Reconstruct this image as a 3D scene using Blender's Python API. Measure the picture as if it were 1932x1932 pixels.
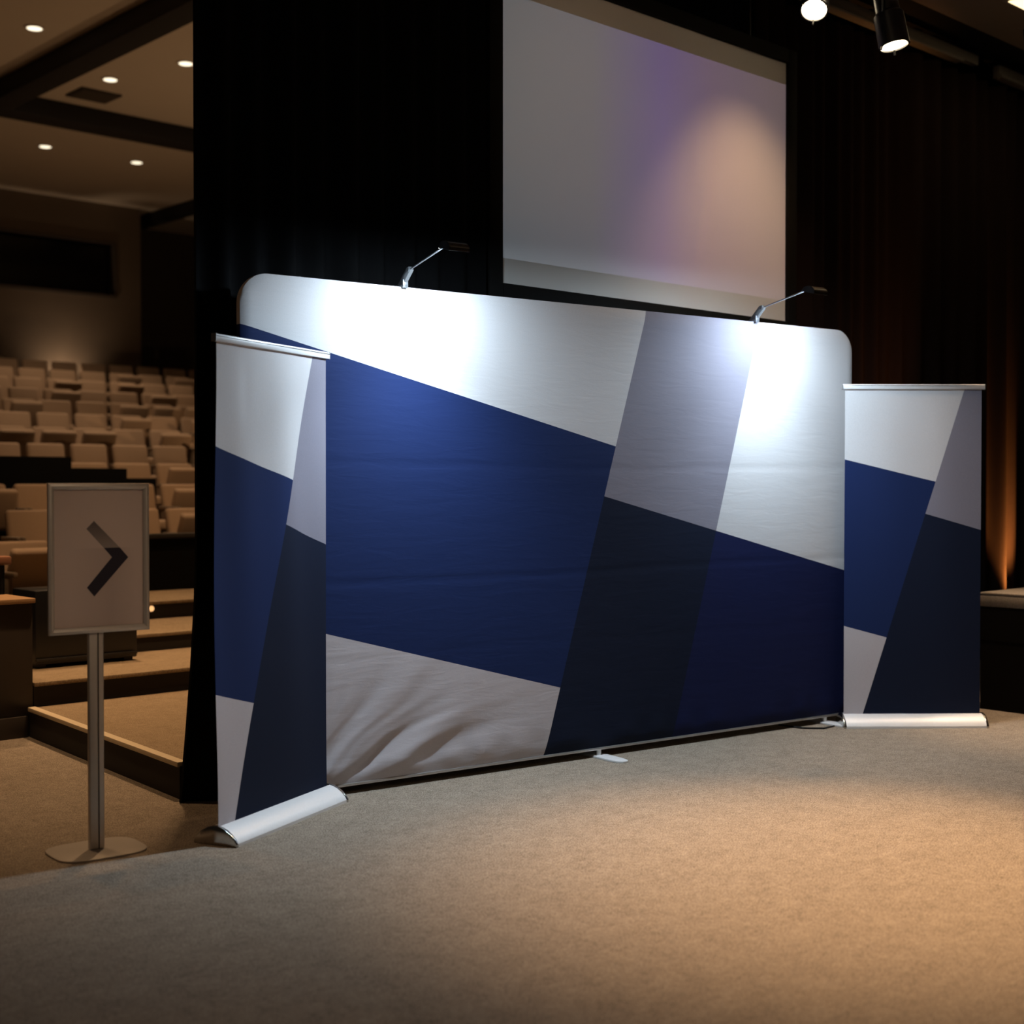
import bpy, bmesh, math, random
from mathutils import Vector, Matrix

# ------------------------------------------------------------------ clearing
for o in list(bpy.data.objects):
    bpy.data.objects.remove(o, do_unlink=True)
scene = bpy.context.scene
COL = scene.collection
random.seed(7)
R = math.radians

# ------------------------------------------------------------------ camera
cam_d = bpy.data.cameras.new('camera')
cam = bpy.data.objects.new('camera', cam_d)
COL.objects.link(cam)
cam.location = (0, 0, 1.42)
cam.rotation_euler = (R(90 - 1.08), 0, 0)
cam_d.sensor_width = 36
cam_d.lens = 2600 / 1932 * 36
cam_d.clip_start = 0.05
cam_d.clip_end = 200
cam_d.dof.use_dof = True
cam_d.dof.focus_distance = 6.7
cam_d.dof.aperture_fstop = 1.7
scene.camera = cam

# ------------------------------------------------------------------ world, exposure
w = bpy.data.worlds.new('world')
scene.world = w
w.use_nodes = True
w.node_tree.nodes['Background'].inputs[0].default_value = (1.0, 0.82, 0.66, 1)
w.node_tree.nodes['Background'].inputs[1].default_value = 0.006
vs = scene.view_settings
vs.view_transform = 'Standard'
vs.look = 'None'
vs.gamma = 1
vs.use_curve_mapping = False
vs.exposure = 0.0

# lamp powers in one place
P_ARM = 23.0          # cool arm lamps on the display wall
P_ARM_SPOT = 110.0   # the same lamps' downward beam
P_STAGE_A = 190.0     # warm stage spotlight, pool on the carpet
P_STAGE_B = 260.0
P_POOL = 1480.0
P_FRONT = 55.0        # warm house spotlight over the foreground
P_SCREEN = 62.0
P_HOUSE = 190.0       # auditorium downlights
P_UP = 30.0
WARM = (1.0, 0.62, 0.33)
WARM2 = (1.0, 0.70, 0.45)
COOL = (0.70, 0.86, 1.0)

# ------------------------------------------------------------------ helpers
class MB:
    def __init__(self):
        self.v, self.f = [], []

    def add(self, vs_, fs_):
        b = len(self.v)
        self.v += [tuple(p) for p in vs_]
        self.f += [tuple(i + b for i in f) for f in fs_]
        return self

    def box(self, a, b, M=None):
        (x0, y0, z0), (x1, y1, z1) = a, b
        vv = [(x0, y0, z0), (x1, y0, z0), (x1, y1, z0), (x0, y1, z0),
              (x0, y0, z1), (x1, y0, z1), (x1, y1, z1), (x0, y1, z1)]
        if M is not None:
            vv = [M @ Vector(p) for p in vv]
        return self.add(vv, [(0, 3, 2, 1), (4, 5, 6, 7), (0, 1, 5, 4), (1, 2, 6, 5), (2, 3, 7, 6), (3, 0, 4, 7)])

    def tube(self, p0, p1, r0, r1=None, n=16, caps=True):
        r1 = r0 if r1 is None else r1
        p0, p1 = Vector(p0), Vector(p1)
        d = (p1 - p0).normalized()
        a = d.orthogonal().normalized()
        b = d.cross(a)
        vv = []
        for p, r in ((p0, r0), (p1, r1)):
            for i in range(n):
                t = 2 * math.pi * i / n
                vv.append(p + a * (r * math.cos(t)) + b * (r * math.sin(t)))
        ff = [(i, (i + 1) % n, n + (i + 1) % n, n + i) for i in range(n)]
        if caps:
            ff += [tuple(range(n - 1, -1, -1)), tuple(range(n, 2 * n))]
        return self.add(vv, ff)

    def prism(self, poly, h0, h1, axis='z'):
        n = len(poly)
        def P(p, h):
            if axis == 'z': return (p[0], p[1], h)
            if axis == 'x': return (h, p[0], p[1])
            return (p[0], h, p[1])
        vv = [P(p, h0) for p in poly] + [P(p, h1) for p in poly]
        ff = [(i, (i + 1) % n, n + (i + 1) % n, n + i) for i in range(n)]
        ff += [tuple(range(n - 1, -1, -1)), tuple(range(n, 2 * n))]
        return self.add(vv, ff)

    def lathe(self, p0, d, prof, n=24):
        p0 = Vector(p0); d = Vector(d).normalized()
        a = d.orthogonal().normalized(); b = d.cross(a)
        vv = []
        for (r, h) in prof:
            for i in range(n):
                t = 2 * math.pi * i / n
                vv.append(p0 + d * h + a * (r * math.cos(t)) + b * (r * math.sin(t)))
        m = len(prof)
        ff = []
        for k in range(m - 1):
            for i in range(n):
                ff.append((k * n + i, k * n + (i + 1) % n, (k + 1) * n + (i + 1) % n, (k + 1) * n + i))
        ff.append(tuple(range(n - 1, -1, -1)))
        ff.append(tuple(range((m - 1) * n, m * n)))
        return self.add(vv, ff)

    def mesh(self, name, mat, bevel=0, seg=2, smooth=True, angle=35):
        me = bpy.data.meshes.new(name)
        me.from_pydata([tuple(p) for p in self.v], [], self.f)
        bm = bmesh.new(); bm.from_mesh(me)
        bmesh.ops.recalc_face_normals(bm, faces=bm.faces)
        if bevel:
            es = [e for e in bm.edges if len(e.link_faces) == 2 and e.calc_face_angle(0) > R(30)]
            bmesh.ops.bevel(bm, geom=es, offset=bevel, segments=seg, profile=0.5, affect='EDGES', clamp_overlap=True)
        bm.to_mesh(me); bm.free()
        if smooth:
            me.shade_smooth()
            me.set_sharp_from_angle(angle=R(angle))
        me.materials.append(mat)
        return me

    def build(self, name, mat, parent=None, **kw):
        return link(name, self.mesh(name, mat, **kw), parent)


def link(name, me, parent=None):
    o = bpy.data.objects.new(name, me)
    COL.objects.link(o)
    if parent is not None:
        o.parent = parent
    return o


def thing(name, label, cat, loc=(0, 0, 0), rz=0, group=None):
    o = bpy.data.objects.new(name, None)
    o.empty_display_size = 0.1
    COL.objects.link(o)
    o.location = loc
    o.rotation_euler = (0, 0, rz)
    return tag(o, label, cat, group)


def tag(o, label, cat, group=None):
    o['label'] = label
    o['category'] = cat
    if group:
        o['group'] = group
    return o


def struct(o, label=None):
    o['kind'] = 'structure'
    if label:
        o['label'] = label
    return o


def spot(name, loc, target, power, color, size=45, blend=0.8, radius=0.06, parent=None):
    d = bpy.data.lights.new(name, 'SPOT')
    d.energy = power; d.color = color
    d.spot_size = R(size); d.spot_blend = blend; d.shadow_soft_size = radius
    o = bpy.data.objects.new(name, d)
    COL.objects.link(o)
    o.location = loc
    dirv = Vector(target) - Vector(loc)
    o.rotation_euler = dirv.to_track_quat('-Z', 'Y').to_euler()
    return o


# ------------------------------------------------------------------ materials
def new_mat(name):
    m = bpy.data.materials.new(name)
    m.use_nodes = True
    nt = m.node_tree
    return m, nt, nt.nodes['Principled BSDF']


def N(nt, t, **kw):
    n = nt.nodes.new(t)
    for k, v in kw.items():
        setattr(n, k, v)
    return n


def noise_fac(nt, scale, detail=4, rough=0.6, coord='Object'):
    tc = N(nt, 'ShaderNodeTexCoord')
    no = N(nt, 'ShaderNodeTexNoise')
    no.inputs['Scale'].default_value = scale
    no.inputs['Detail'].default_value = detail
    no.inputs['Roughness'].default_value = rough
    nt.links.new(tc.outputs[coord], no.inputs['Vector'])
    return no.outputs['Fac']


def mixc(nt, fac, a, b):
    mx = N(nt, 'ShaderNodeMix', data_type='RGBA')
    for sock, v in ((0, fac), (6, a), (7, b)):
        if hasattr(v, 'links'):
            nt.links.new(v, mx.inputs[sock])
        else:
            mx.inputs[sock].default_value = v if sock == 0 else (*v[:3], 1)
    return mx.outputs[2]


def math_n(nt, op, a, b=None, c=None, clamp=False):
    n = N(nt, 'ShaderNodeMath', operation=op)
    n.use_clamp = clamp
    for i, v in enumerate((a, b, c)):
        if v is None: continue
        if hasattr(v, 'links'):
            nt.links.new(v, n.inputs[i])
        else:
            n.inputs[i].default_value = v
    return n.outputs[0]


def bump(nt, bs, fac, strength=0.2, dist=0.01):
    b = N(nt, 'ShaderNodeBump')
    b.inputs['Strength'].default_value = strength
    b.inputs['Distance'].default_value = dist
    nt.links.new(fac, b.inputs['Height'])
    nt.links.new(b.outputs[0], bs.inputs['Normal'])


def mat_simple(name, c0, c1=None, rough=0.6, metal=0.0, scale=40, spec=0.5, bmp=0.0, bdist=0.002):
    m, nt, bs = new_mat(name)
    c1 = c1 or tuple(x * 0.82 for x in c0)
    fac = noise_fac(nt, scale)
    nt.links.new(mixc(nt, fac, c0, c1), bs.inputs['Base Color'])
    bs.inputs['Roughness'].default_value = rough
    bs.inputs['Metallic'].default_value = metal
    bs.inputs['Specular IOR Level'].default_value = spec
    if bmp:
        bump(nt, bs, fac, bmp, bdist)
    return m


def mat_emit(name, color, strength):
    m, nt, bs = new_mat(name)
    bs.inputs['Base Color'].default_value = (0.02, 0.02, 0.02, 1)
    bs.inputs['Emission Color'].default_value = (*color, 1)
    bs.inputs['Emission Strength'].default_value = strength
    return m


def halfplane(nt, x, z, A, B):
    """1 on the right-hand / lower side of the line running from A to B."""
    (ax, az), (bx, bz) = A, B
    dx, dz = bx - ax, bz - az
    # cross = dx*(z-az) - dz*(x-ax); negative => right-hand side
    t1 = math_n(nt, 'MULTIPLY', math_n(nt, 'SUBTRACT', z, az), dx)
    t2 = math_n(nt, 'MULTIPLY', math_n(nt, 'SUBTRACT', x, ax), dz)
    return math_n(nt, 'LESS_THAN', math_n(nt, 'SUBTRACT', t1, t2), 0.0)


LIGHT = (0.62, 0.61, 0.62)
MIDGREY = (0.235, 0.225, 0.275)
NAVY = (0.0085, 0.0210, 0.088)
NAVY2 = (0.0065, 0.0115, 0.060)
DARK = (0.0052, 0.0100, 0.0290)
WARMGREY = (0.53, 0.49, 0.51)


def print_base(name):
    m, nt, bs = new_mat(name)
    tc = N(nt, 'ShaderNodeTexCoord')
    sp = N(nt, 'ShaderNodeSeparateXYZ')
    nt.links.new(tc.outputs['Object'], sp.inputs[0])
    bs.inputs['Roughness'].default_value = 0.75
    bs.inputs['Specular IOR Level'].default_value = 0.2
    no = N(nt, 'ShaderNodeTexNoise')
    no.inputs['Scale'].default_value = 260
    no.inputs['Detail'].default_value = 3
    nt.links.new(tc.outputs['Object'], no.inputs['Vector'])
    # slow, slightly stretched crease noise
    mp = N(nt, 'ShaderNodeMapping')
    mp.inputs['Scale'].default_value = (1.6, 1, 9)
    nt.links.new(tc.outputs['Object'], mp.inputs[0])
    n2 = N(nt, 'ShaderNodeTexNoise')
    n2.inputs['Scale'].default_value = 2.2
    n2.inputs['Detail'].default_value = 5
    n2.inputs['Roughness'].default_value = 0.55
    n2.inputs['Distortion'].default_value = 0.6
    nt.links.new(mp.outputs[0], n2.inputs['Vector'])
    return m, nt, bs, sp.outputs[0], sp.outputs[2], no.outputs['Fac'], n2.outputs['Fac']


def finish_print(nt, bs, col, weave, crease, cs=0.12, cd=0.02):
    g = math_n(nt, 'MULTIPLY_ADD', weave, 0.22, 0.89)
    mul = N(nt, 'ShaderNodeMix', data_type='RGBA', blend_type='MULTIPLY')
    mul.inputs[0].default_value = 1
    nt.links.new(col, mul.inputs[6])
    cmb = N(nt, 'ShaderNodeCombineColor')
    for i in range(3):
        nt.links.new(g, cmb.inputs[i])
    nt.links.new(cmb.outputs[0], mul.inputs[7])
    nt.links.new(mul.outputs[2], bs.inputs['Base Color'])
    bump(nt, bs, crease, cs, cd)


def mat_wall_print():
    m, nt, bs, x, z, weave, crease = print_base('wall_print')
    r2 = halfplane(nt, x, z, (1.66, 0.052), (2.341, 2.345))
    r3 = halfplane(nt, x, z, (2.539, 0.052), (3.196, 2.348))
    b1 = halfplane(nt, x, z, (0.013, 2.124), (2.125, 1.629))
    b5 = halfplane(nt, x, z, (0.412, 0.748), (1.752, 0.39))
    b4 = halfplane(nt, x, z, (2.056, 1.365), (3.933, 0.911))
    left = mixc(nt, b5, mixc(nt, b1, LIGHT, NAVY), WARMGREY)
    mid = mixc(nt, b4, MIDGREY, DARK)
    right = mixc(nt, b4, LIGHT, NAVY2)
    col = mixc(nt, r3, mixc(nt, r2, left, mid), right)
    finish_print(nt, bs, col, weave, crease, 0.10, 0.02)
    return m


def mat_banner_print():
    m, nt, bs, x, z, weave, crease = print_base('banner_print')
    rv = halfplane(nt, x, z, (0.127, 0.045), (0.732, 1.995))
    a = halfplane(nt, x, z, (0.01, 1.58), (0.553, 1.448))
    b = halfplane(nt, x, z, (0.50, 1.257), (0.831, 1.161))
    c = halfplane(nt, x, z, (0.026, 0.591), (0.263, 0.527))
    left = mixc(nt, c, mixc(nt, a, LIGHT, NAVY), WARMGREY)
    right = mixc(nt, b, MIDGREY, DARK)
    finish_print(nt, bs, mixc(nt, rv, left, right), weave, crease, 0.03, 0.01)
    return m


def mat_carpet(name, dark, light, scale=1.0):
    m, nt, bs = new_mat(name)
    f1 = noise_fac(nt, 170 * scale, 2, 0.8)
    f2 = noise_fac(nt, 9 * scale, 5, 0.65)
    f3 = noise_fac(nt, 38 * scale, 3, 0.6)
    s = math_n(nt, 'ADD', math_n(nt, 'MULTIPLY', f1, 0.72), math_n(nt, 'ADD', math_n(nt, 'MULTIPLY', f2, 0.13), math_n(nt, 'MULTIPLY', f3, 0.17)))
    rp = N(nt, 'ShaderNodeMapRange')
    rp.inputs[1].default_value = 0.40; rp.inputs[2].default_value = 0.62
    nt.links.new(s, rp.inputs[0])
    nt.links.new(mixc(nt, rp.outputs[0], dark, light), bs.inputs['Base Color'])
    bs.inputs['Roughness'].default_value = 0.95
    bs.inputs['Specular IOR Level'].default_value = 0.1
    bump(nt, bs, f1, 0.5, 0.004)
    return m


M = {}
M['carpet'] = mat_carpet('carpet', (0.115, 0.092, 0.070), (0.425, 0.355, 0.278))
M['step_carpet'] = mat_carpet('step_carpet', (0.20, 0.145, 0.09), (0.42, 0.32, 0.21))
M['stage_carpet'] = mat_carpet('stage_carpet', (0.22, 0.19, 0.15), (0.36, 0.31, 0.26))
M['wall_print'] = mat_wall_print()
M['banner_print'] = mat_banner_print()
M['silver'] = mat_simple('silver', (0.86, 0.86, 0.86), (0.78, 0.78, 0.79), rough=0.42, metal=0.30, scale=90)
M['alu'] = mat_simple('aluminium', (0.62, 0.60, 0.58), (0.55, 0.53, 0.51), rough=0.38, metal=0.85, scale=60)
M['alu_dark'] = mat_simple('aluminium_groove', (0.05, 0.045, 0.04), rough=0.5, metal=0.5)
M['basegrey'] = mat_simple('base_grey', (0.50, 0.46, 0.41), (0.45, 0.41, 0.37), rough=0.5, metal=0.35, scale=120)
M['chrome'] = mat_simple('chrome', (0.52, 0.51, 0.50), (0.48, 0.47, 0.46), rough=0.16, metal=1.0)
M['black_plastic'] = mat_simple('black_plastic', (0.012, 0.012, 0.013), rough=0.35, scale=80)
M['bronze_plastic'] = mat_simple('lamp_housing', (0.05, 0.042, 0.036), (0.04, 0.034, 0.03), rough=0.3, scale=60, metal=0.3)
M['black_paint'] = mat_simple('black_paint', (0.008, 0.007, 0.007), rough=0.7, scale=15)
M['black_frame'] = mat_simple('screen_frame_black', (0.006, 0.0055, 0.005), rough=0.8, spec=0.2, scale=30)
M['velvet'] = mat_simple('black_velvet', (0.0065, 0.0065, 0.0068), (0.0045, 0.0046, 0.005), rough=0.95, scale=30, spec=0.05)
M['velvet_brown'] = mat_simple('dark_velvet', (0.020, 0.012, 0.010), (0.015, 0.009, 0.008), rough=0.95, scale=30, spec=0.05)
M['skirt'] = mat_simple('skirt_cloth', (0.009, 0.008, 0.007), rough=0.95, scale=30, spec=0.05)
M['ceiling'] = mat_simple('ceiling_board', (0.62, 0.54, 0.44), (0.57, 0.50, 0.41), rough=0.9, scale=3)
M['stage_ceiling'] = mat_simple('stage_ceiling_board', (0.34, 0.27, 0.21), (0.30, 0.24, 0.19), rough=0.9, scale=3)
M['alu_mid'] = mat_simple('aluminium_dark', (0.24, 0.25, 0.27), (0.19, 0.20, 0.21), rough=0.4, metal=0.6, scale=60)
M['rail_grey'] = mat_simple('rail_grey', (0.20, 0.18, 0.16), rough=0.7, scale=10)
M['alu_satin'] = mat_simple('aluminium_satin', (0.66, 0.62, 0.58), (0.58, 0.55, 0.52), rough=0.42, metal=0.45, scale=60)
M['rear_wall'] = mat_simple('rear_wall_paint', (0.17, 0.13, 0.095), (0.145, 0.11, 0.08), rough=0.9, scale=2)
M['rear_wall_dark'] = mat_simple('rear_wall_dark_paint', (0.085, 0.065, 0.05), rough=0.9, scale=2)
M['booth_glass'] = mat_simple('booth_glass', (0.006, 0.006, 0.008), rough=0.15)
M['seat'] = mat_simple('seat_fabric', (0.36, 0.25, 0.165), (0.29, 0.20, 0.13), rough=0.9, scale=60)
M['seat_dark'] = mat_simple('seat_back_board', (0.16, 0.115, 0.075), rough=0.7, scale=20)
M['wood'] = mat_simple('wood_cap', (0.50, 0.30, 0.15), (0.38, 0.22, 0.11), rough=0.45, scale=6)
M['redwood'] = mat_simple('red_wood_rail', (0.36, 0.17, 0.10), (0.28, 0.13, 0.08), rough=0.4, scale=6)
M['dark_panel'] = mat_simple('dark_panel', (0.045, 0.033, 0.024), (0.036, 0.027, 0.02), rough=0.6, scale=8)
M['nosing'] = mat_simple('nosing_strip', (0.80, 0.66, 0.46), (0.70, 0.58, 0.40), rough=0.5, scale=25)
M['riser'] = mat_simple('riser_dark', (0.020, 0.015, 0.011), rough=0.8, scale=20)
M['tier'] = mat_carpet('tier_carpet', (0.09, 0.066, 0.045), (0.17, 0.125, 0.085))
M['poster_dark'] = mat_simple('poster_ink', (0.012, 0.010, 0.028), (0.010, 0.009, 0.024), rough=0.5, scale=30)
M['lens_warm'] = mat_emit('lens_warm', (1.0, 0.80, 0.52), 14)
M['lens_cool'] = mat_emit('lens_cool', (0.85, 0.95, 1.0), 12)
M['downlight'] = mat_emit('downlight_lens', (1.0, 0.86, 0.62), 1.7)
M['panel_light'] = mat_emit('panel_light', (1.0, 0.74, 0.40), 2.2)
M['amber_dot'] = mat_emit('amber_dot', (1.0, 0.5, 0.2), 1.2)


def mat_screen():
    m, nt, bs = new_mat('projection_screen')
    tc = N(nt, 'ShaderNodeTexCoord')
    sp = N(nt, 'ShaderNodeSeparateXYZ')
    nt.links.new(tc.outputs['Object'], sp.inputs[0])
    x, z = sp.outputs[0], sp.outputs[2]
    bs.inputs['Base Color'].default_value = (0.80, 0.78, 0.75, 1)
    bs.inputs['Roughness'].default_value = 0.85
    # projected picture: grey at the left running into violet at the middle
    inside = math_n(nt, 'MULTIPLY', math_n(nt, 'GREATER_THAN', z, 2.655), math_n(nt, 'LESS_THAN', z, 4.087))
    rp = N(nt, 'ShaderNodeValToRGB')
    el = rp.color_ramp.elements
    el[0].position = 0.0; el[0].color = (0.055, 0.069, 0.084, 1)
    el[1].position = 1.0; el[1].color = (0.068, 0.050, 0.066, 1)
    for p, c in ((0.28, (0.060, 0.068, 0.090, 1)), (0.52, (0.060, 0.043, 0.140, 1)), (0.70, (0.066, 0.042, 0.095, 1))):
        e = el.new(p); e.color = c
    xs = math_n(nt, 'DIVIDE', math_n(nt, 'SUBTRACT', x, 1.912), 2.571)
    nt.links.new(xs, rp.inputs[0])
    nt.links.new(rp.outputs[0], bs.inputs['Emission Color'])
    nt.links.new(inside, bs.inputs['Emission Strength'])
    return m


def mat_poster():
    m, nt, bs = new_mat('poster_print')
    tc = N(nt, 'ShaderNodeTexCoord')
    sp = N(nt, 'ShaderNodeSeparateXYZ')
    nt.links.new(tc.outputs['Object'], sp.inputs[0])
    x, z = sp.outputs[0], sp.outputs[2]
    # printed wedge that fades out to the right, below the level of the arrow's split
    low = math_n(nt, 'LESS_THAN', z, 1.18)
    fade = N(nt, 'ShaderNodeMapRange')
    fade.inputs[1].default_value = -0.10; fade.inputs[2].default_value = 0.06
    nt.links.new(x, fade.inputs[0])
    fade2 = N(nt, 'ShaderNodeMapRange')
    fade2.inputs[1].default_value = 0.16; fade2.inputs[2].default_value = 0.06
    nt.links.new(x, fade2.inputs[0])
    f = math_n(nt, 'MULTIPLY', math_n(nt, 'MULTIPLY', fade.outputs[0], fade2.outputs[0]), low)
    f = math_n(nt, 'MULTIPLY', f, 0.45)
    nt.links.new(mixc(nt, f, (0.60, 0.50, 0.47), (0.36, 0.29, 0.28)), bs.inputs['Base Color'])
    bs.inputs['Roughness'].default_value = 0.45
    return m


def mat_arrow_fade():
    m, nt, bs = new_mat('arrow_fade_print')
    tc = N(nt, 'ShaderNodeTexCoord')
    sp = N(nt, 'ShaderNodeSeparateXYZ')
    nt.links.new(tc.outputs['Object'], sp.inputs[0])
    mr = N(nt, 'ShaderNodeMapRange')
    mr.inputs[1].default_value = 1.18; mr.inputs[2].default_value = 1.27
    nt.links.new(sp.outputs[2], mr.inputs[0])
    nt.links.new(mixc(nt, mr.outputs[0], (0.30, 0.26, 0.25), (0.12, 0.10, 0.10)), bs.inputs['Base Color'])
    bs.inputs['Roughness'].default_value = 0.45
    return m


M['screen'] = mat_screen()
M['poster'] = mat_poster()
M['arrow_fade'] = mat_arrow_fade()

# ------------------------------------------------------------------ room frame: p runs along the curtain, q runs back into the auditorium
O = Vector((-1.468, 6.17, 0))
RZ = math.atan2(0.680, 0.733)
MR = Matrix.Translation(O) @ Matrix.Rotation(RZ, 4, 'Z')


def room(p, q, z=0.0):
    return MR @ Vector((p, q, z))


def at_room(o):
    o.matrix_world = MR.copy()
    return o


def project(P):
    v = Vector(P) - cam.location
    th = R(1.08)
    dz = v.y * math.cos(th) - v.z * math.sin(th)
    dy = v.y * math.sin(th) + v.z * math.cos(th)
    return 966 + 2600 * v.x / dz, 966 - 2600 * dy / dz


# ------------------------------------------------------------------ setting: floor, ceilings, walls
fl = MB().box((-14, -12, -0.10), (16, 18, 0.0)).build('floor', M['carpet'], smooth=False)
struct(at_room(fl), 'beige brown speckled carpet floor')

QC = 17.264       # rear wall of the auditorium
ac = MB().box((-8, 0.35, 6.4), (18, 19.5, 6.55)).build('ceiling', M['ceiling'], smooth=False)
struct(at_room(ac), 'dim tan ceiling of the auditorium')
sc = MB().box((-8, -12, 4.85), (14, -0.26, 4.95)).build('ceiling_stage', M['stage_ceiling'], smooth=False)
struct(at_room(sc), 'dim brown ceiling board over the stage area')
hd = MB().box((-8, 0.22, 4.95), (14, 0.34, 6.55)).build('wall_header', M['black_paint'], smooth=False)
struct(at_room(hd))
gap = MB().box((-8, -0.26, 4.90), (14, 0.22, 5.0)).build('ceiling_gap', M['black_paint'], smooth=False)
struct(at_room(gap))
bw = MB().box((0.46, 0.40, 0), (14, 0.52, 6.4)).build('wall_curtain', M['black_paint'], smooth=False)
struct(at_room(bw))

# ceiling beams (black reveals)
def beam(n, a, b, z0=6.16):
    o = MB().box((a[0], a[1], z0), (b[0], b[1], 6.4)).build('trim_%d' % n, M['black_paint'], bevel=0.02)
    struct(at_room(o), 'black ceiling beam')
beam(1, (3.80, 1.0), (4.14, 11.60))
beam(2, (-2.0, 11.60), (14.0, 12.02))
beam(3, (9.15, 12.02), (9.40, 19.4), 6.2)
beam(4, (-0.2, 1.0), (0.14, 11.60))
struct(at_room(MB().box((4.14, 8.3, 6.22), (4.22, 9.9, 6.4)).build('trim_5', M['rear_wall_dark'], bevel=0.02)), 'short brown strip standing for the lit side of the beam')  # light on the beam's side, put in as a brown strip
# pale head rail above the curtain at the right
for k, (p0, p1) in enumerate(((4.2, 7.03), (7.37, 11.0))):
    hr = MB().box((p0, 0.0, 4.742), (p1, 0.06, 4.818)).box((p0, -0.018, 4.715), (p1 - 0.25, 0.06, 4.742))
    struct(at_room(hr.build('trim_%d' % (6 + k), M['rail_grey'], bevel=0.004)), 'grey curtain head rail')

# rear wall with the control booth
rw = MB()
rw.box((-6, QC, 0), (8.9, QC + 0.3, 4.80)); rw.box((-6, QC, 5.69), (8.9, QC + 0.3, 6.4)); rw.box((8.385, QC, 4.80), (8.9, QC + 0.3, 5.69))
rw.box((8.78, QC + 0.3, 0), (8.9, QC + 1.9, 6.4))
rwo = struct(at_room(rw.build('wall_rear', M['rear_wall'], smooth=False)), 'brown auditorium rear wall')
rb = struct(at_room(MB().box((8.9, QC + 1.7, 0), (18, QC + 2.0, 6.4)).build('wall_rear_recess', M['rear_wall_dark'], smooth=False)))
wn = thing('window_1', 'black control booth window', 'window')
del wn['category']
struct(wn)
at_room(wn)
MB().box((-6, QC + 0.16, 4.80), (8.385, QC + 0.19, 5.69)).build('pane', M['booth_glass'], wn, smooth=False)
fr = MB()
fr.box((-6, QC - 0.03, 4.74), (8.43, QC + 0.2, 4.80)); fr.box((-6, QC - 0.02, 5.69), (8.43, QC + 0.2, 5.74)); fr.box((8.385, QC - 0.02, 4.80), (8.43, QC + 0.2, 5.69))
fr.build('window_frame', M['rear_wall_dark'], wn, smooth=False)

# ------------------------------------------------------------------ steps and seating tiers
lb = thing('carpeted_landing', 'low carpeted landing with a pale nosing strip beside the black curtain', 'landing')
at_room(lb)
poly = [(0.005, 0.06), (0.165, 2.03), (5.0, 2.03), (5.0, 0.55), (0.44, 0.55), (0.44, 0.06)]
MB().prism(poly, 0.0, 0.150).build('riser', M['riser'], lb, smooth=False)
poly2 = [(0.04, 0.06), (0.20, 2.03), (5.0, 2.03), (5.0, 0.55), (0.44, 0.55), (0.44, 0.06)]
MB().prism(poly2, 0.150, 0.165).build('tread', M['step_carpet'], lb, smooth=False)
MB().prism([(-0.007, 0.06), (0.153, 2.03), (0.20, 2.03), (0.04, 0.06)], 0.147, 0.171).build('nosing', M['nosing'], lb, bevel=0.004)
steps = ((2.05, 3.0, 0.165, 0.30, 'first'), (3.0, 3.95, 0.30, 0.415, 'second'), (3.95, 4.92, 0.415, 0.545, 'third'))
for (q0, q1, z0, z1, nm) in steps:
    st = thing('carpeted_step', '%s broad carpeted step up behind the landing' % nm, 'step', group='broad carpeted steps')
    at_room(st)
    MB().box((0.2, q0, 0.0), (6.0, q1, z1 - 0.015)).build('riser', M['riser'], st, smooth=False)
    MB().box((0.2, q0 - 0.0, z1 - 0.015), (6.0, q1, z1)).build('tread', M['step_carpet'], st, smooth=False)
    MB().box((0.2, q0 - 0.012, z1 - 0.02), (6.0, q0 + 0.03, z1 + 0.003)).build('nosing', M['step_carpet'], st, bevel=0.004)

ROWQ = lambda k: 6.17 + 1.05 * k
ROWZ = lambda k: 0.405 + 0.2325 * k        # floor level of row k
for k in range(-1, 11):
    q0, q1 = ROWQ(k) - 0.62, ROWQ(k) + 0.43
    p0 = 0.55 if k < 0 else -3.0
    p1 = 2.15 if k < 0 else 16
    if k == 0:
        p0 = 0.55
    if k == 10:
        q1 = QC
    z0 = max(0.0, ROWZ(k) - 0.5)
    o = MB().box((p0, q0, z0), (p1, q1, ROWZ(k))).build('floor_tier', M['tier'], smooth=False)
    struct(at_room(o), 'carpeted seating tier')

# dark barrier in front of the lowest full row
br = thing('dark_barrier', 'dark panelled barrier wall in front of the lowest right seats', 'barrier')
at_room(br)
MB().box((2.16, 4.93, 0.0), (6.5, 5.03, 0.98)).build('panel', M['skirt'], br, smooth=False)
MB().box((2.14, 4.91, 0.98), (6.5, 5.05, 1.02)).build('cap', M['riser'], br, bevel=0.004)
# stepped dark parapet among the left seats
pr = thing('stepped_parapet', 'black stepped parapet between the seats at far left', 'parapet')
at_room(pr)
for (p0, p1, zt) in ((1.2, 3.02, 1.71), (3.02, 3.62, 1.60), (3.62, 3.95, 1.50)):
    MB().box((p0, ROWQ(1) + 0.34, ROWZ(1)), (p1, ROWQ(1) + 0.42, zt)).build('panel', M['velvet'], pr, bevel=0.006)

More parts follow.
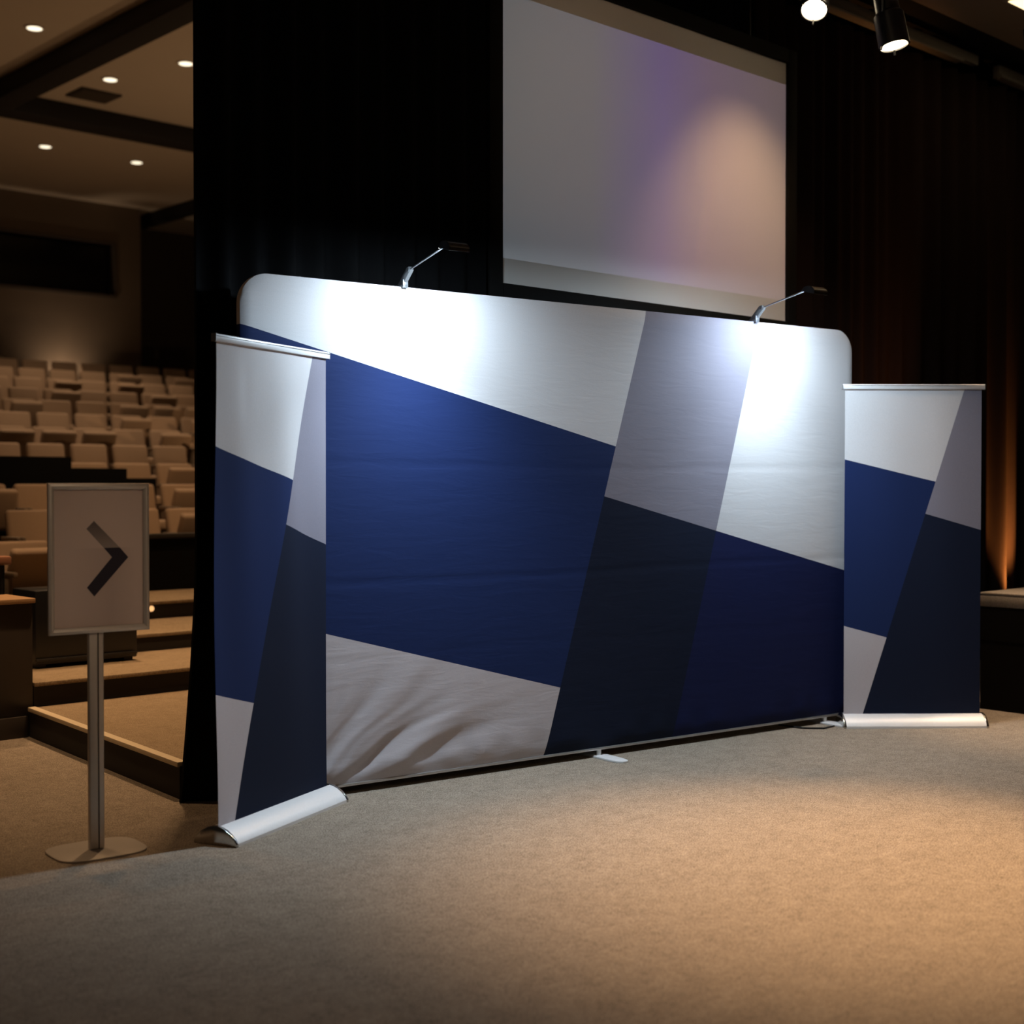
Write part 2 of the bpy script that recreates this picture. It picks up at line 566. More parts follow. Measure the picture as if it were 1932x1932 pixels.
# theatre seats -------------------------------------------------------------
def seat_meshes():
    bk = MB()
    # backrest: rounded padded board, tilted back (local -y is the front)
    T = Matrix.Translation((0, 0.16, 0.36)) @ Matrix.Rotation(R(-12), 4, 'X')
    bk.box((-0.22, -0.045, 0.0), (0.22, 0.035, 0.45), T)
    back = bk.mesh('backrest', M['seat'], bevel=0.035, seg=3)
    bd = MB(); bd.box((-0.20, 0.036, 0.04), (0.20, 0.052, 0.40), T)
    board = bd.mesh('back_board', M['seat_dark'], bevel=0.006)
    cu = MB(); cu.box((-0.215, -0.30, 0.34), (0.215, 0.13, 0.44))
    cush = cu.mesh('seat_cushion', M['seat'], bevel=0.03, seg=3)
    cu2 = MB()
    T2 = Matrix.Translation((0, 0.09, 0.38)) @ Matrix.Rotation(R(-68), 4, 'X')
    cu2.box((-0.215, -0.40, -0.05), (0.215, 0.0, 0.04), T2)
    cushup = cu2.mesh('seat_cushion_raised', M['seat'], bevel=0.03, seg=3)
    ar = MB(); ar.box((-0.018, -0.20, 0.53), (0.018, 0.16, 0.575)); ar.box((-0.015, -0.10, 0.0), (0.015, 0.10, 0.53))
    arm = ar.mesh('armrest', M['seat_dark'], bevel=0.01)
    return back, board, cush, cushup, arm
SEAT = seat_meshes()
ORD = ['first', 'second', 'third', 'fourth', 'fifth', 'sixth', 'seventh', 'eighth', 'ninth', 'tenth', 'eleventh', 'twelfth']
PITCH = 0.52
# anchor column: fifth row has a seat centred near x=258
best = min((abs(project(room(2 + i * 0.005, ROWQ(4), ROWZ(4) + 0.75))[0] - 258), 2 + i * 0.005) for i in range(1600))[1]
for k in range(-1, 11):
    row = []
    off = (0.0, 0.0)[k % 2]
    for j in range(-30, 30):
        p = best + (j + off) * PITCH
        P = room(p, ROWQ(k), ROWZ(k) + 0.75)
        x, y = project(P)
        if k == -1 and not (0.8 < p < 2.0):
            continue
        if k == 0 and p < 0.85:
            continue
        if -40 < x < 392:
            if k == 2 and x < 150 and False:
                continue
            row.append((p, x))
    row.sort(key=lambda t: -t[0])
    for i, (p, x) in enumerate(row):
        lab = 'tan theatre seat, %s row up from the steps, %s from the black curtain' % (ORD[k + 1], ORD[i])
        s = thing('theatre_seat', lab, 'seat', room(p, ROWQ(k), ROWZ(k)), RZ, 'tan theatre seats in raked rows')
        link('backrest', SEAT[0], s)
        link('back_board', SEAT[1], s)
        raised = random.random() < 0.35
        c = link('seat_cushion', SEAT[3] if raised else SEAT[2], s)
        for sx in (-0.238, 0.238):
            a = link('armrest', SEAT[4], s)
            a.location = (sx, 0, 0)

# wooden-capped podium wall at the left edge --------------------------------------
pd = thing('low_wall', 'dark panelled low wall with sloping wooden cap at left edge', 'low wall')
at_room(pd)
MB().box((-3.0, 2.05, 0.0), (0.195, 2.40, 0.755)).build('body', M['dark_panel'], pd, bevel=0.006)
MB().box((-3.0, 2.03, 0.0), (0.155, 2.05, 0.12)).build('plinth', M['dark_panel'], pd, bevel=0.004)
for k in range(2):
    MB().box((-3.0, 2.03 + k * 0.20, 0.757), (0.205, 2.22 + k * 0.20, 0.785)).build('cap_board', M['wood'], pd, bevel=0.005)
hl = thing('handrail', 'reddish wooden handrail on dark posts above the low wall', 'handrail')
at_room(hl)
MB().box((-2.6, 2.86, 0.93), (0.42, 2.95, 0.985)).build('rail', M['redwood'], hl, bevel=0.012)
for p in (-2.4, -1.4, -0.5, 0.37):
    MB().tube((p, 2.905, 0.301 if p > 0.2 else 0.0), (p, 2.905, 0.93), 0.02).build('post', M['black_plastic'], hl)
# black case on the steps behind the sign
cs = thing('equipment_case', 'black equipment case on the carpeted steps behind the arrow sign', 'case')
at_room(cs)
MB().box((0.46, 2.62, 0.32), (1.14, 2.96, 0.78)).build('body', M['black_plastic'], cs, bevel=0.012)
MB().box((0.46, 2.60, 0.34), (1.13, 2.625, 0.36)).build('edge_strip', M['alu_dark'], cs, bevel=0.003)
for p in (0.51, 1.09):
    MB().box((p - 0.03, 2.65, 0.304), (p + 0.03, 2.90, 0.322)).build('foot', M['black_plastic'], cs)
sl = MB().lathe(room(1.94, 3.938, 0.496) , MR.to_3x3() @ Vector((0, -1, 0)), [(0.02, 0.0), (0.022, 0.012), (0.012, 0.018)], 16)
tag(sl.build('step_light', M['amber_dot']), 'tiny amber light on the riser right of the arrow sign', 'light')

# ------------------------------------------------------------------ ceiling fittings of the auditorium
for (p, q, lab) in ((3.323, 9.05, 'round ceiling downlight at the top left corner, nearest the picture edge'),
                    (5.162, 9.05, 'round ceiling downlight right against the black curtain edge'),
                    (4.81, 10.255, 'round ceiling downlight just above the ceiling vent'),
                    (5.664, 14.0, 'lower left ceiling downlight beyond the long black beam'),
                    (7.121, 14.0, 'lower right ceiling downlight beyond the long black beam')):
    t = thing('ceiling_downlight', lab, 'downlight', room(p, q, 6.4), 0, 'auditorium downlights')
    ring = []
    MB().lathe((0, 0, 0), (0, 0, -1), [(0.115, 0.0), (0.115, 0.008), (0.085, 0.012)], 28).build('trim_ring', M['ceiling'], t)
    MB().lathe((0, 0, -0.012), (0, 0, -1), [(0.082, 0.0), (0.078, 0.004)], 28).build('lens', M['downlight'], t)
    spot('downlight_beam', room(p, q, 6.37), room(p, q, 0), P_HOUSE, WARM2, 110, 0.7, 0.07)
# unseen downlights added above the picture edge to light carpet, steps and seats
for (p, q, wh, pw) in ((-0.9, 1.6, 'the carpet left of the sign', 1.7), (1.3, 3.9, 'the upper carpeted step', 4.6), (1.1, 1.3, 'the carpeted landing', 4.2), (3.3, 3.4, 'the lowest right seats', 5.0)):
    t = thing('ceiling_downlight', 'added unseen ceiling downlight above the picture, over %s' % wh, 'downlight', room(p, q, 6.4), 0, 'auditorium downlights')
    MB().lathe((0, 0, 0), (0, 0, -1), [(0.115, 0.0), (0.115, 0.008), (0.085, 0.012)], 28).build('trim_ring', M['ceiling'], t)
    MB().lathe((0, 0, -0.012), (0, 0, -1), [(0.082, 0.0), (0.078, 0.004)], 28).build('lens', M['downlight'], t)
    spot('downlight_beam', room(p, q, 6.37), room(p, q, 0) if p < 3 else room(3.9, 7.0, 1.0), P_HOUSE * pw, WARM, 62 if p < 3 else 50, 0.9, 0.07)
vt = thing('ceiling_vent', 'dark square air vent in the auditorium ceiling', 'vent')
at_room(vt)
MB().box((4.70, 10.78, 6.375), (5.24, 11.26, 6.40)).build('frame', M['dark_panel'], vt, bevel=0.004)
for k in range(6):
    MB().box((4.73, 10.82 + k * 0.07, 6.36), (5.21, 10.855 + k * 0.07, 6.376)).build('slat', M['rear_wall_dark'], vt)
# uplighters added out of sight behind the curtain to brighten the ceiling
for (p, q, z, wh) in ((5.4, 4.4, 0.545, 'lower'), (7.6, 8.6, 0.95, 'upper')):
    t = thing('added_uplighter', 'added black %s uplighter, unseen behind the left curtain' % wh, 'uplight', room(p, q, z), RZ, 'added ceiling uplighters')
    MB().box((-0.10, -0.08, 0.0), (0.10, 0.08, 0.03)).build('base', M['black_plastic'], t, bevel=0.004)
    MB().lathe((0, 0, 0.03), (0, 0, 1), [(0.06, 0.0), (0.08, 0.05), (0.085, 0.14), (0.08, 0.15)], 24).build('can', M['black_plastic'], t)
    MB().lathe((0, 0, 0.15), (0, 0, 1), [(0.075, 0.0), (0.07, 0.004)], 24).build('lens', M['panel_light'], t)
    spot('added_uplighter_beam', room(p, q, z + 0.22), room(p - 1.4, q + 2.6, 6.4), 125, WARM, 150, 1.0, 0.06)
# uplight lamp washing the wall below the booth
wl = thing('wall_washer', 'small warm wall washer lamp at the foot of the rear wall', 'lamp', room(7.4, QC - 0.35, ROWZ(10)), RZ)
MB().box((-0.15, -0.05, 0.0), (0.15, 0.05, 0.08)).build('housing', M['black_plastic'], wl, bevel=0.006)
MB().box((-0.13, -0.035, 0.08), (0.13, 0.035, 0.085)).build('lens', M['panel_light'], wl)
spot('wall_washer_beam', room(7.4, QC - 0.35, ROWZ(10) + 0.1), room(7.4, QC + 0.0, 4.6), 75, WARM2, 110, 1.0, 0.08)

# ------------------------------------------------------------------ curtains
def curtain(name, label, p0, p1, z0, z1, mat, amp=0.055, wl_=0.17, seed=1, flare=0.0, qc=0.10, group='black stage curtains'):
    rnd = random.Random(seed)
    n = int((p1 - p0) / 0.018)
    nz = 16
    ph = [rnd.uniform(0, 6.28) for _ in range(6)]
    def wave(p, t):
        a = math.sin(2 * math.pi * p / wl_ + 1.1 * math.sin(p * 2.1 + ph[0]) + ph[1])
        b = math.sin(2 * math.pi * p / (wl_ * 2.3) + ph[2])
        c = 0.35 * math.sin(2 * math.pi * p / (wl_ * 0.53) + ph[3])
        return amp * (0.65 * a + 0.3 * b + 0.22 * c) * (0.75 + 0.35 * t)
    vv, ff = [], []
    for back in (0, 1):
        for j in range(nz + 1):
            t = 1 - j / nz              # 1 at the hem
            z = z1 + (z0 - z1) * j / nz
            tt = j / nz
            for i in range(n + 1):
                p = p0 + (p1 - p0) * i / n
                px = p
                if flare:
                    e = max(0.0, 1 - (p - p0) / 0.5)
                    hz = max(0.0, 1 - z / 1.1)
                    px -= flare * e * hz ** 1.4
                y = qc + wave(p, tt) + (0.02 if back else 0.0)
                vv.append((px, y, z))
    m = n + 1
    S = (nz + 1) * m
    for j in range(nz):
        for i in range(n):
            a = j * m + i
            ff.append((a, a + 1, a + m + 1, a + m))
            ff.append((S + a, S + a + m, S + a + m + 1, S + a + 1))
        for i in (0, n):
            a = j * m + i
            ff.append((a, a + m, S + a + m, S + a))
    for i in range(n):
        ff.append((i, S + i, S + i + 1, i + 1))
        a = nz * m + i
        ff.append((a, a + 1, S + a + 1, S + a))
    mb = MB().add(vv, ff)
    o = mb.build(name, mat, angle=80)
    at_room(o)
    return tag(o, label, 'curtain', group)


curtain('stage_curtain', 'black pleated curtain at left, its edge against the seats', 0.055, 1.75, 0.002, 4.80, M['velvet'], seed=3, flare=0.085, qc=-0.03)
curtain('stage_curtain', 'black pleated curtain hanging behind the projection screen', 1.78, 4.35, 0.002, 4.80, M['velvet'], seed=5, qc=0.16)
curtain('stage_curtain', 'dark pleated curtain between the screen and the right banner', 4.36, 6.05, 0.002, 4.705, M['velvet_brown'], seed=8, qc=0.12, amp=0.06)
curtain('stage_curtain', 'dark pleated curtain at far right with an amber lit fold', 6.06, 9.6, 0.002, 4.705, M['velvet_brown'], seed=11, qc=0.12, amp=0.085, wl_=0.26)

# ------------------------------------------------------------------ projection screen
ps = thing('projection_screen', 'large projection screen in a black frame showing a violet grey picture', 'screen')
at_room(ps)
MB().box((1.905, -0.004, 2.512), (4.49, 0.016, 4.232)).build('surface', M['screen'], ps, smooth=False)
for nm, a, b in (('frame_side', (1.815, -0.03, 2.43), (1.912, 0.03, 4.32)), ('frame_side', (4.483, -0.03, 2.43), (4.575, 0.03, 4.32)),
                 ('frame_bar', (1.912, -0.03, 2.43), (4.483, 0.03, 2.516)), ('frame_bar', (1.912, -0.03, 4.228), (4.483, 0.03, 4.32))):
    MB().box(a, b).build(nm, M['black_frame'], ps, bevel=0.006)
for p in (2.3, 4.1):
    MB().tube((p, 0.0, 4.32), (p, 0.0, 4.9), 0.006, n=8).build('suspension_cable', M['black_plastic'], ps)

# ------------------------------------------------------------------ stage at the right
sg = thing('stage_platform', 'raised stage platform with pale carpeted edge and black skirt at right', 'stage')
at_room(sg)
MB().box((5.03, -5.5, 0.655), (9.5, -1.12, 0.727)).build('fascia', M['stage_carpet'], sg, bevel=0.006)
MB().box((5.03, -5.5, 0.729), (9.5, -1.12, 0.745)).build('deck', M['stage_carpet'], sg, bevel=0.004)
MB().box((5.032, -5.4, 0.44), (9.4, -1.122, 0.655)).build('upper_skirt', M['skirt'], sg, smooth=False)
MB().box((5.034, -5.4, 0.0), (9.4, -1.124, 0.44)).build('lower_skirt', M['skirt'], sg, smooth=False)

# ------------------------------------------------------------------ floor uplights behind the stage and behind the banner
def uplight(p, q, label, power, tz, size=42):
    t = thing('floor_uplight', label, 'uplight', room(p, q, 0), RZ, 'amber floor uplights')
    MB().box((-0.06, -0.06, 0.0), (0.06, 0.06, 0.02)).build('base', M['black_plastic'], t, bevel=0.004)
    MB().lathe((0, 0, 0.02), (0, 0.15, 1), [(0.045, 0.0), (0.055, 0.03), (0.055, 0.13), (0.05, 0.135)], 20).build('can', M['black_plastic'], t)
    MB().lathe((0, 0.0205, 0.156), (0, 0.15, 1), [(0.045, 0.0), (0.04, 0.003)], 20).build('lens', M['panel_light'], t)
    spot('uplight_beam', room(p, q + 0.024, 0.18), room(p, 0.06, tz), power, (1.0, 0.40, 0.09), size, 1.0, 0.03)
uplight(7.66, -0.16, 'amber floor uplight hidden behind the stage platform', P_UP * 60, 0.85, 27)
uplight(5.75, -0.45, 'amber floor uplight hidden behind the right banner', P_UP * 8, 1.8, 34)

# ------------------------------------------------------------------ display wall
U_W = math.atan2(0.586, 0.811)
DW = thing('display_wall', 'wide fabric display wall printed with grey and navy angular blocks', 'display wall', (-1.179, 6.008, 0), U_W)
W_, H_, RC, TH = 4.0, 2.356, 0.135, 0.045


def wall_fabric():
    cols = [RC * (1 - math.cos(math.pi / 2 * i / 14)) for i in range(14)]
    cols += [RC + (W_ - 2 * RC) * i / 230 for i in range(231)]
    cols += [W_ - RC * (1 - math.cos(math.pi / 2 * i / 14)) for i in range(13, -1, -1)]
    NZ = 130
    zb = 0.05
    def top(s):
        for e in (s, W_ - s):
            if e < RC:
                return H_ - RC + math.sqrt(max(0, RC * RC - (RC - e) ** 2))
        return H_
    def disp(s, z):
        y = 0.0
        # folds fanning out of the lower left corner
        dx, dz = s - 0.05, z + 0.28
        ang = math.atan2(dz, max(dx, 1e-3))
        env = math.exp(-((s - 0.75) / 0.55) ** 2 - ((z - 0.12) / 0.30) ** 2)
        y += 0.010 * math.sin(ang * 21 + 1.3 * math.sin(s * 3)) * env
        y += 0.0045 * math.sin(ang * 47 + s * 6) * env
        y += 0.0022 * math.sin(ang * 95 + s * 17 + 2 * math.sin(z * 20)) * env
        # small wrinkles along the hem
        hem = math.exp(-((z - 0.09) / 0.07) ** 2)
        y += 0.0035 * math.sin(s * 23 + 2 * math.sin(s * 5)) * hem
        # packing creases
        for zc, aa in ((1.52, 0.0022), (0.98, 0.0024), (0.62, 0.0012)):
            zz = z - zc - 0.010 * math.sin(s * 1.7 + zc * 9)
            y += aa * math.exp(-(zz / 0.010) ** 2)
        return y
    vv, ff = [], []
    nc = len(cols)
    for s in cols:
        zt = top(s)
        for j in range(NZ + 1):
            z = zb + (zt - zb) * j / NZ
            edge = min(1, j / 4, (NZ - j) / 4, s / 0.05, (W_ - s) / 0.05)
            rim = 0.010 * (1 - max(0, edge)) ** 2
            vv.append((s, disp(s, z) * max(0, edge) + rim, z))
    m = NZ + 1
    B = len(vv)
    for s in cols:
        zt = top(s)
        for j in range(m):
            vv.append((s, TH, zb + (zt - zb) * j / NZ))
    for i in range(nc - 1):
        for j in range(NZ):
            a = i * m + j
            ff.append((a, a + m, a + m + 1, a + 1))
            ff.append((B + a, B + a + 1, B + a + m + 1, B + a + m))
        for j in (0, NZ):
            a = i * m + j
            ff.append((a, B + a, B + a + m, a + m))
    for i in (0, nc - 1):
        for j in range(NZ):
            a = i * m + j
            ff.append((a, a + 1, B + a + 1, B + a))
    return MB().add(vv, ff)


wall_fabric().build('fabric_graphic', M['wall_print'], DW, angle=50)
MB().box((0.02, 0.004, 0.036), (W_ - 0.02, TH - 0.004, 0.05)).build('bottom_rail', M['alu'], DW, bevel=0.004)
for fx in (0.30, 2.03, 3.78):
    pl = []
    for (a, b) in ((-0.045, -0.12), (-0.034, -0.175), (-0.015, -0.198), (0.015, -0.198), (0.034, -0.175), (0.045, -0.12),
                   (0.045, 0.12 + TH), (0.034, 0.175 + TH), (0.015, 0.198 + TH), (-0.015, 0.198 + TH), (-0.034, 0.175 + TH), (-0.045, 0.12 + TH)):
        pl.append((fx + a, b))
    ft = MB().prism(pl, 0.0, 0.010).build('foot_plate', M['silver'], DW, bevel=0.002)
    MB().tube((fx, 0.022, 0.009), (fx, 0.022, 0.04), 0.016).build('foot_post', M['alu'], ft)

# ------------------------------------------------------------------ arm lamps clamped on the display wall
MW = Matrix.Translation((-1.179, 6.008, 0)) @ Matrix.Rotation(U_W, 4, 'Z')


def arm_lamp(s, label, throw=1.0):
    base = MW @ Vector((s, 0.022, H_))
    t = thing('arm_lamp', label, 'lamp', base, U_W, 'arm lamps on the display wall')
    cl = MB().box((-0.014, -0.034, -0.006), (0.014, -0.024, 0.034)).box((-0.014, -0.034, 0.001), (0.014, 0.034, 0.010)).box((-0.014, 0.026, -0.05), (0.014, 0.034, 0.010))
    cl.build('clamp', M['alu_mid'], t, bevel=0.002)
    MB().tube((0, 0.034, -0.03), (0, 0.075, -0.03), 0.012, n=14).build('clamp_knob', M['black_plastic'], t)
    MB().prism([(0.030, 0.008), (-0.020, 0.008), (-0.090, 0.070), (-0.075, 0.088), (-0.052, 0.084)], -0.010, 0.010, 'x').build('bracket', M['alu_mid'], t, bevel=0.002)
    MB().tube((-0.013, -0.070, 0.074), (0.013, -0.070, 0.074), 0.011, n=14).build('hinge', M['alu_mid'], t)
    MB().tube((0, -0.070, 0.074), (-0.048, -0.425, 0.122), 0.0042, n=10).build('arm', M['alu_mid'], t)
    # half-round trough head, open towards the wall and down
    prof = []
    for i in range(11):
        a = R(-10 + 200 * i / 10)
        prof.append((0.046 * math.cos(a), 0.031 * math.sin(a)))
    Th = Matrix.Translation((-0.022, -0.478, 0.112)) @ Matrix.Rotation(R(14), 4, 'X')
    outer = [(p[0], p[1]) for p in prof]
    inner = [(p[0] * 0.9, p[1] * 0.9 - 0.001) for p in reversed(prof)]
    hb = MB(); hb.prism(outer + inner, -0.054, 0.054, 'x')
    hb.v = [Th @ Vector(p) for p in hb.v]
    head = hb.build('head', M['bronze_plastic'], t, angle=40)
    for sx in (-0.054, 0.048):
        eb = MB(); eb.prism(outer, sx, sx + 0.006, 'x')
        eb.v = [Th @ Vector(p) for p in eb.v]
        eb.build('end_cap', M['black_plastic'], head)
    lb_ = MB(); lb_.box((-0.047, -0.038, 0.005), (0.047, 0.038, 0.009))
    lb_.v = [Th @ Vector(p) for p in lb_.v]
    lb_.build('lens', M['lens_cool'], t)
    d = bpy.data.lights.new('arm_lamp_beam', 'AREA')
    d.shape = 'RECTANGLE'; d.size = 0.10; d.size_y = 0.06
    d.energy = P_ARM; d.color = COOL
    d.spread = R(180)
    o = bpy.data.objects.new('arm_lamp_beam', d)
    COL.objects.link(o)
    P = MW @ Vector((s - 0.022, 0.022 - 0.476, H_ + 0.110))
    Q = MW @ Vector((s + 0.07, 0.022 + 0.0, H_ - 0.95))
    o.location = P
    o.rotation_euler = (Q - P).to_track_quat('-Z', 'Y').to_euler()
    spot('arm_lamp_throw', MW @ Vector((s - 0.022, 0.022 - 0.476, H_ + 0.096)), MW @ Vector((s + 0.05, -0.52, 0.0)), P_ARM_SPOT * throw, COOL, 104, 1.0, 0.03)
    return t


arm_lamp(0.831, 'bronze headed arm lamp clamped over the left half of the display wall')
arm_lamp(3.17, 'dark arm lamp clamped over the right end of the display wall', 0.45)

# ------------------------------------------------------------------ roll-up banners
PROF = [(0.0, 0.0), (0.0, 0.012), (0.010, 0.028), (0.026, 0.044), (0.046, 0.058), (0.068, 0.068), (0.088, 0.073),
        (0.0885, 0.066), (0.1085, 0.066), (0.109, 0.073), (0.135, 0.066), (0.165, 0.050), (0.187, 0.030), (0.198, 0.012), (0.2, 0.0)]


def banner(label, loc, rz, wid, seed, wavy):
    t = thing('roll_up_banner', label, 'banner', (loc[0], loc[1], 0), rz, 'roll up banners')
    MB().prism(PROF, 0.012, wid - 0.012, 'x').build('base', M['silver'], t, angle=25)
    cap = [(0.1 + (y - 0.1) * 1.03, z * 1.05 if z > 0.01 else z) for (y, z) in PROF if not (0.088 < y < 0.109)]
    for x0 in (0.0, wid - 0.014):
        MB().prism(cap, x0, x0 + 0.014, 'x').build('end_cap', M['chrome'], t, bevel=0.002)
    rnd = random.Random(seed)
    ph = rnd.uniform(0, 6)
    x0, x1 = 0.022, wid - 0.020
    nx, nz = 60, 90
    vv, ff = [], []
    for side in (0, 1):
        for i in range(nx + 1):
            for j in range(nz + 1):
                a, b = i / nx, j / nz
                x = x0 + (x1 - x0) * a
                z = 0.062 + (1.995 - 0.062) * b
                e = math.sin(math.pi * b) ** 0.6 if 0 < b < 1 else 0
                y = 0.0985 + wavy * e * (0.006 * math.sin(a * 9 + ph) + 0.005 * math.sin(a * 17 + 2.0 * b + ph) * b)
                y += wavy * 0.018 * e * math.exp(-(a / 0.22) ** 2) * math.sin(math.pi * min(1, b * 1.1))
                y += wavy * 0.007 * math.exp(-((a - 0.24 - 0.10 * (1 - b)) / 0.045) ** 2) * math.exp(-((b - 0.93) / 0.10) ** 2) * e
                vv.append((x, y + side * 0.0008, z))
    m = nz + 1
    S = (nx + 1) * m
    for i in range(nx):
        for j in range(nz):
            a = i * m + j
            ff.append((a, a + m, a + m + 1, a + 1))
            ff.append((S + a, S + a + 1, S + a + m + 1, S + a + m))
    for j in range(nz):
        for i in (0, nx):
            a = i * m + j
            ff.append((a, a + 1, S + a + 1, S + a))
    MB().add(vv, ff).build('graphic', M['banner_print'], t, angle=80)
    rl = [(0.088, 1.990), (0.088, 2.014), (0.091, 2.020), (0.108, 2.020), (0.110, 2.014), (0.110, 1.990)]
    rail = MB().prism(rl, 0.008, wid - 0.004, 'x').build('top_rail', M['silver'], t, bevel=0.0015)
    MB().box((0.008, 0.0865, 2.0105), (wid - 0.004, 0.0882, 2.0125)).build('rail_groove', M['alu_dark'], rail)
    for xx in (0.005, wid - 0.004):
        MB().box((xx, 0.087, 1.989), (xx + 0.003, 0.111, 2.021)).build('rail_cap', M['alu'], rail)
    MB().tube((wid / 2, 0.118, 0.05), (wid / 2, 0.113, 2.0), 0.008, n=12).build('support_pole', M['alu'], t)
    for xx in (0.09, wid - 0.09):
        MB().box((xx - 0.02, 0.10, 0.0), (xx + 0.02, 0.24, 0.008)).build('swivel_foot', M['alu'], t, bevel=0.002)
    return t


banner('left roll up banner on a silver base, beside the arrow sign', (-1.083, 5.381), math.atan2(0.916, 0.402), 0.862, 2, 1.0)
banner('right roll up banner on a silver base, in front of the stage', (1.944, 8.037), R(1.2), 0.853, 5, 0.35)

# ------------------------------------------------------------------ arrow sign stand
SG = thing('sign_stand', 'slim silver sign stand holding a framed poster with an arrow', 'sign', (-1.618, 5.34, 0), math.atan2(0.61, 0.79))
bp = []
for i in range(48):
    t = 2 * math.pi * i / 48
    c, s = math.cos(t), math.sin(t)
    bp.append((0.178 * math.copysign(abs(c) ** 0.55, c), 0.145 * math.copysign(abs(s) ** 0.55, s)))
MB().prism(bp, 0.0, 0.008).build('base_plate', M['basegrey'], SG, bevel=0.002)
MB().box((-0.030, -0.012, 0.008), (0.030, 0.012, 0.88)).build('pole', M['alu_satin'], SG, bevel=0.006, seg=3)
MB().box((0.004, -0.0135, 0.010), (0.0085, -0.0118, 0.875)).build('pole_groove', M['alu_dark'], SG)
fx0, fx1, fz0, fz1 = -0.190, 0.212, 0.852, 1.431
FW = 0.025


def rail(name, pts, lo):
    # pts: four corners (x,z) of a mitred rail; raised ridge half way across
    (a, b, c, d) = pts
    y0 = -0.030
    mb = MB()
    o1, o2, i2, i1 = [Vector((p[0], 0, p[1])) for p in (a, b, c, d)]
    m1, m2 = (o1 + i1) / 2, (o2 + i2) / 2
    def P(v, y): return (v.x, y, v.z)
    vv = [P(o1, -0.014), P(o2, -0.014), P(o2, -0.024), P(o1, -0.024), P(m1, y0), P(m2, y0), P(i1, -0.024), P(i2, -0.024), P(i1, -0.014), P(i2, -0.014)]
    ff = [(0, 1, 2, 3), (3, 2, 5, 4), (4, 5, 7, 6), (6, 7, 9, 8), (8, 9, 1, 0), (0, 3, 4, 6, 8), (1, 9, 7, 5, 2)]
    return mb.add(vv, ff).build(name, M['alu_satin'], SG, bevel=0.0015)


rail('frame_rail', [(fx0, fz1), (fx1, fz1), (fx1 - FW, fz1 - FW), (fx0 + FW, fz1 - FW)], 0)
rail('frame_rail', [(fx0, fz0), (fx1, fz0), (fx1 - FW, fz0 + FW), (fx0 + FW, fz0 + FW)], 0)
rail('frame_rail', [(fx0, fz0), (fx0, fz1), (fx0 + FW, fz1 - FW), (fx0 + FW, fz0 + FW)], 0)
rail('frame_rail', [(fx1, fz0), (fx1, fz1), (fx1 - FW, fz1 - FW), (fx1 - FW, fz0 + FW)], 0)
MB().box((fx0 + 0.004, -0.0145, fz0 + 0.004), (fx1 - 0.004, -0.008, fz1 - 0.004)).build('back_panel', M['alu_dark'], SG)
po = MB().box((fx0 + 0.02, -0.0165, fz0 + 0.02), (fx1 - 0.02, -0.0148, fz1 - 0.02)).build('poster', M['poster'], SG, smooth=False)
up = [(-0.009, 1.285), (-0.039, 1.255), (0.030, 1.180), (0.094, 1.180)]
lo_ = [(0.030, 1.180), (0.062, 1.143), (-0.038, 1.028), (-0.009, 0.993), (0.128, 1.141), (0.094, 1.180)]
a1 = MB().prism(up, -0.0172, -0.0164, 'y').build('arrow_upper', M['arrow_fade'], po, smooth=False)
a2 = MB().prism(lo_, -0.0172, -0.0164, 'y').build('arrow_lower', M['poster_dark'], po, smooth=False)

# ------------------------------------------------------------------ stage spotlights at the upper right
def spotlight(label, lens, aim, power, color, size, blend=0.9, length=0.30, r=0.075, beam_name='stage_beam', lit='lens_warm'):
    lens = Vector(lens); aim = Vector(aim)
    d = (aim - lens).normalized()
    t = thing('stage_spotlight', label, 'spotlight', lens, 0, 'stage spotlights')
    bd = MB().lathe(-d * length, d, [(r * 0.5, 0.0), (r * 0.8, 0.03), (r * 0.85, length * 0.45), (r * 1.05, length * 0.5), (r * 1.08, length - 0.004), (r * 0.96, length - 0.002), (r * 0.96, length - 0.02)], 28)
    bd.build('housing', M['black_plastic'], t, angle=30)
    MB().lathe(-d * 0.016, d, [(r * 0.955, 0.0), (r * 0.93, 0.006)], 28).build('lens', M[lit], t)
    rg = MB()
    for i in range(3):
        a = d.orthogonal().normalized(); a.rotate(Matrix.Rotation(2.1 * i + 0.5, 3, d))
        rg.tube(a * r * 0.95 - d * 0.01, a * r * 1.12 + d * 0.015, 0.006, n=8)
    rg.build('filter_clip', M['black_plastic'], t)
    # yoke and hook up to the ceiling bar
    side = d.cross(Vector((0, 0, 1))).normalized()
    top = -d * length * 0.5 + Vector((0, 0, 0.22))
    yk = MB()
    for s in (-1, 1):
        yk.tube(-d * length * 0.5 + side * s * r * 1.05, top + side * s * r * 1.05, 0.008, n=8)
    yk.tube(top - side * r * 1.05, top + side * r * 1.05, 0.008, n=8)
    yk.build('yoke', M['black_plastic'], t)
    zc = 4.85 - lens.z
    MB().tube(top, (top.x, top.y, zc), 0.014, n=12).build('drop_pipe', M['black_plastic'], t)
    spot(beam_name, lens + d * 0.075, aim, power, color, size, blend, 0.05)
    return t


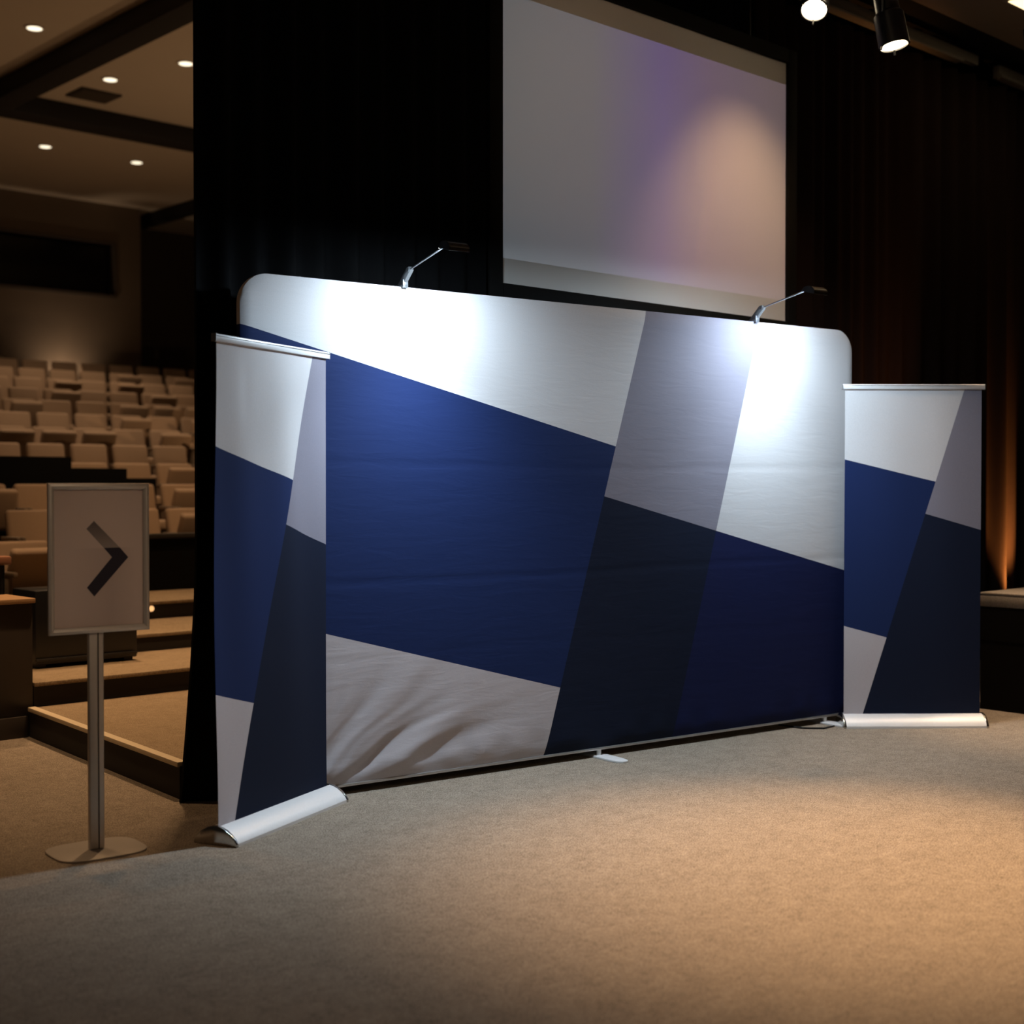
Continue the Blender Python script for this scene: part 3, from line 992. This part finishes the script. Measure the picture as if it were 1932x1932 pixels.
spotlight('bright round stage spotlight right of the projection screen', (1.742, 8.0, 4.161), (0.75, 5.1, 0.0), P_STAGE_A, WARM, 62, 1.0)
spotlight('tubular black stage spotlight nearer the ceiling panel, lens seen edge on', (2.097, 7.6, 3.828), (2.72, 7.15, 0.0), P_STAGE_B, WARM2, 56, 1.0, length=0.36, r=0.078)
spotlight('dark stage spotlight cut off by the right picture edge', (3.12, 8.2, 3.98), (3.45, 8.15, 0.7), 480, WARM2, 44, 1.0)
spotlight('stage spotlight above the picture aimed at the projection screen', (2.15, 8.1, 4.55), (1.50, 8.90, 2.30), P_SCREEN, WARM, 74, 1.0)
spotlight('house spotlight above the picture aimed at the arrow sign', (1.2, 1.2, 4.3), (-1.50, 5.30, 1.12), 150, WARM2, 11, 1.0)
spotlight('stage spotlight above the picture aimed at the carpet in front', (2.3, 5.6, 4.4), (1.32, 5.1, 0.0), P_POOL, WARM, 46, 1.0)
spotlight('added unseen spotlight above the picture, washing the left half of the screen', (1.0, 5.6, 4.5), (0.75, 8.3, 3.4), 9, WARM2, 62, 1.0)  # added wash lamp, lifts the screen's top and bottom bands
spotlight('house spotlight above and behind the viewer on the right', (3.2, 2.2, 4.3), (0.9, 4.0, 0.0), P_FRONT, WARM, 74, 1.0)

# ceiling light panel in the upper right corner
cp = thing('ceiling_light_panel', 'bright amber ceiling light panel at the upper right corner', 'ceiling light')
at_room(cp)
MB().box((6.05, -1.35, 4.835), (7.6, -0.70, 4.852)).build('frame', M['stage_ceiling'], cp, bevel=0.004)
MB().box((6.09, -1.31, 4.828), (7.56, -0.735, 4.836)).build('diffuser', M['panel_light'], cp)

# short black power cable on the carpet between the display wall and the right banner
cb = MB()
pts = [Vector((1.58, 8.14, 0.006)), Vector((1.70, 8.03, 0.006)), Vector((1.82, 8.02, 0.006)), Vector((1.90, 8.10, 0.006))]
for a, b in zip(pts[:-1], pts[1:]):
    cb.tube(a, b, 0.005, n=8)
tag(cb.build('power_cable', M['black_plastic']), 'black power cable on the carpet behind the right banner base', 'cable')
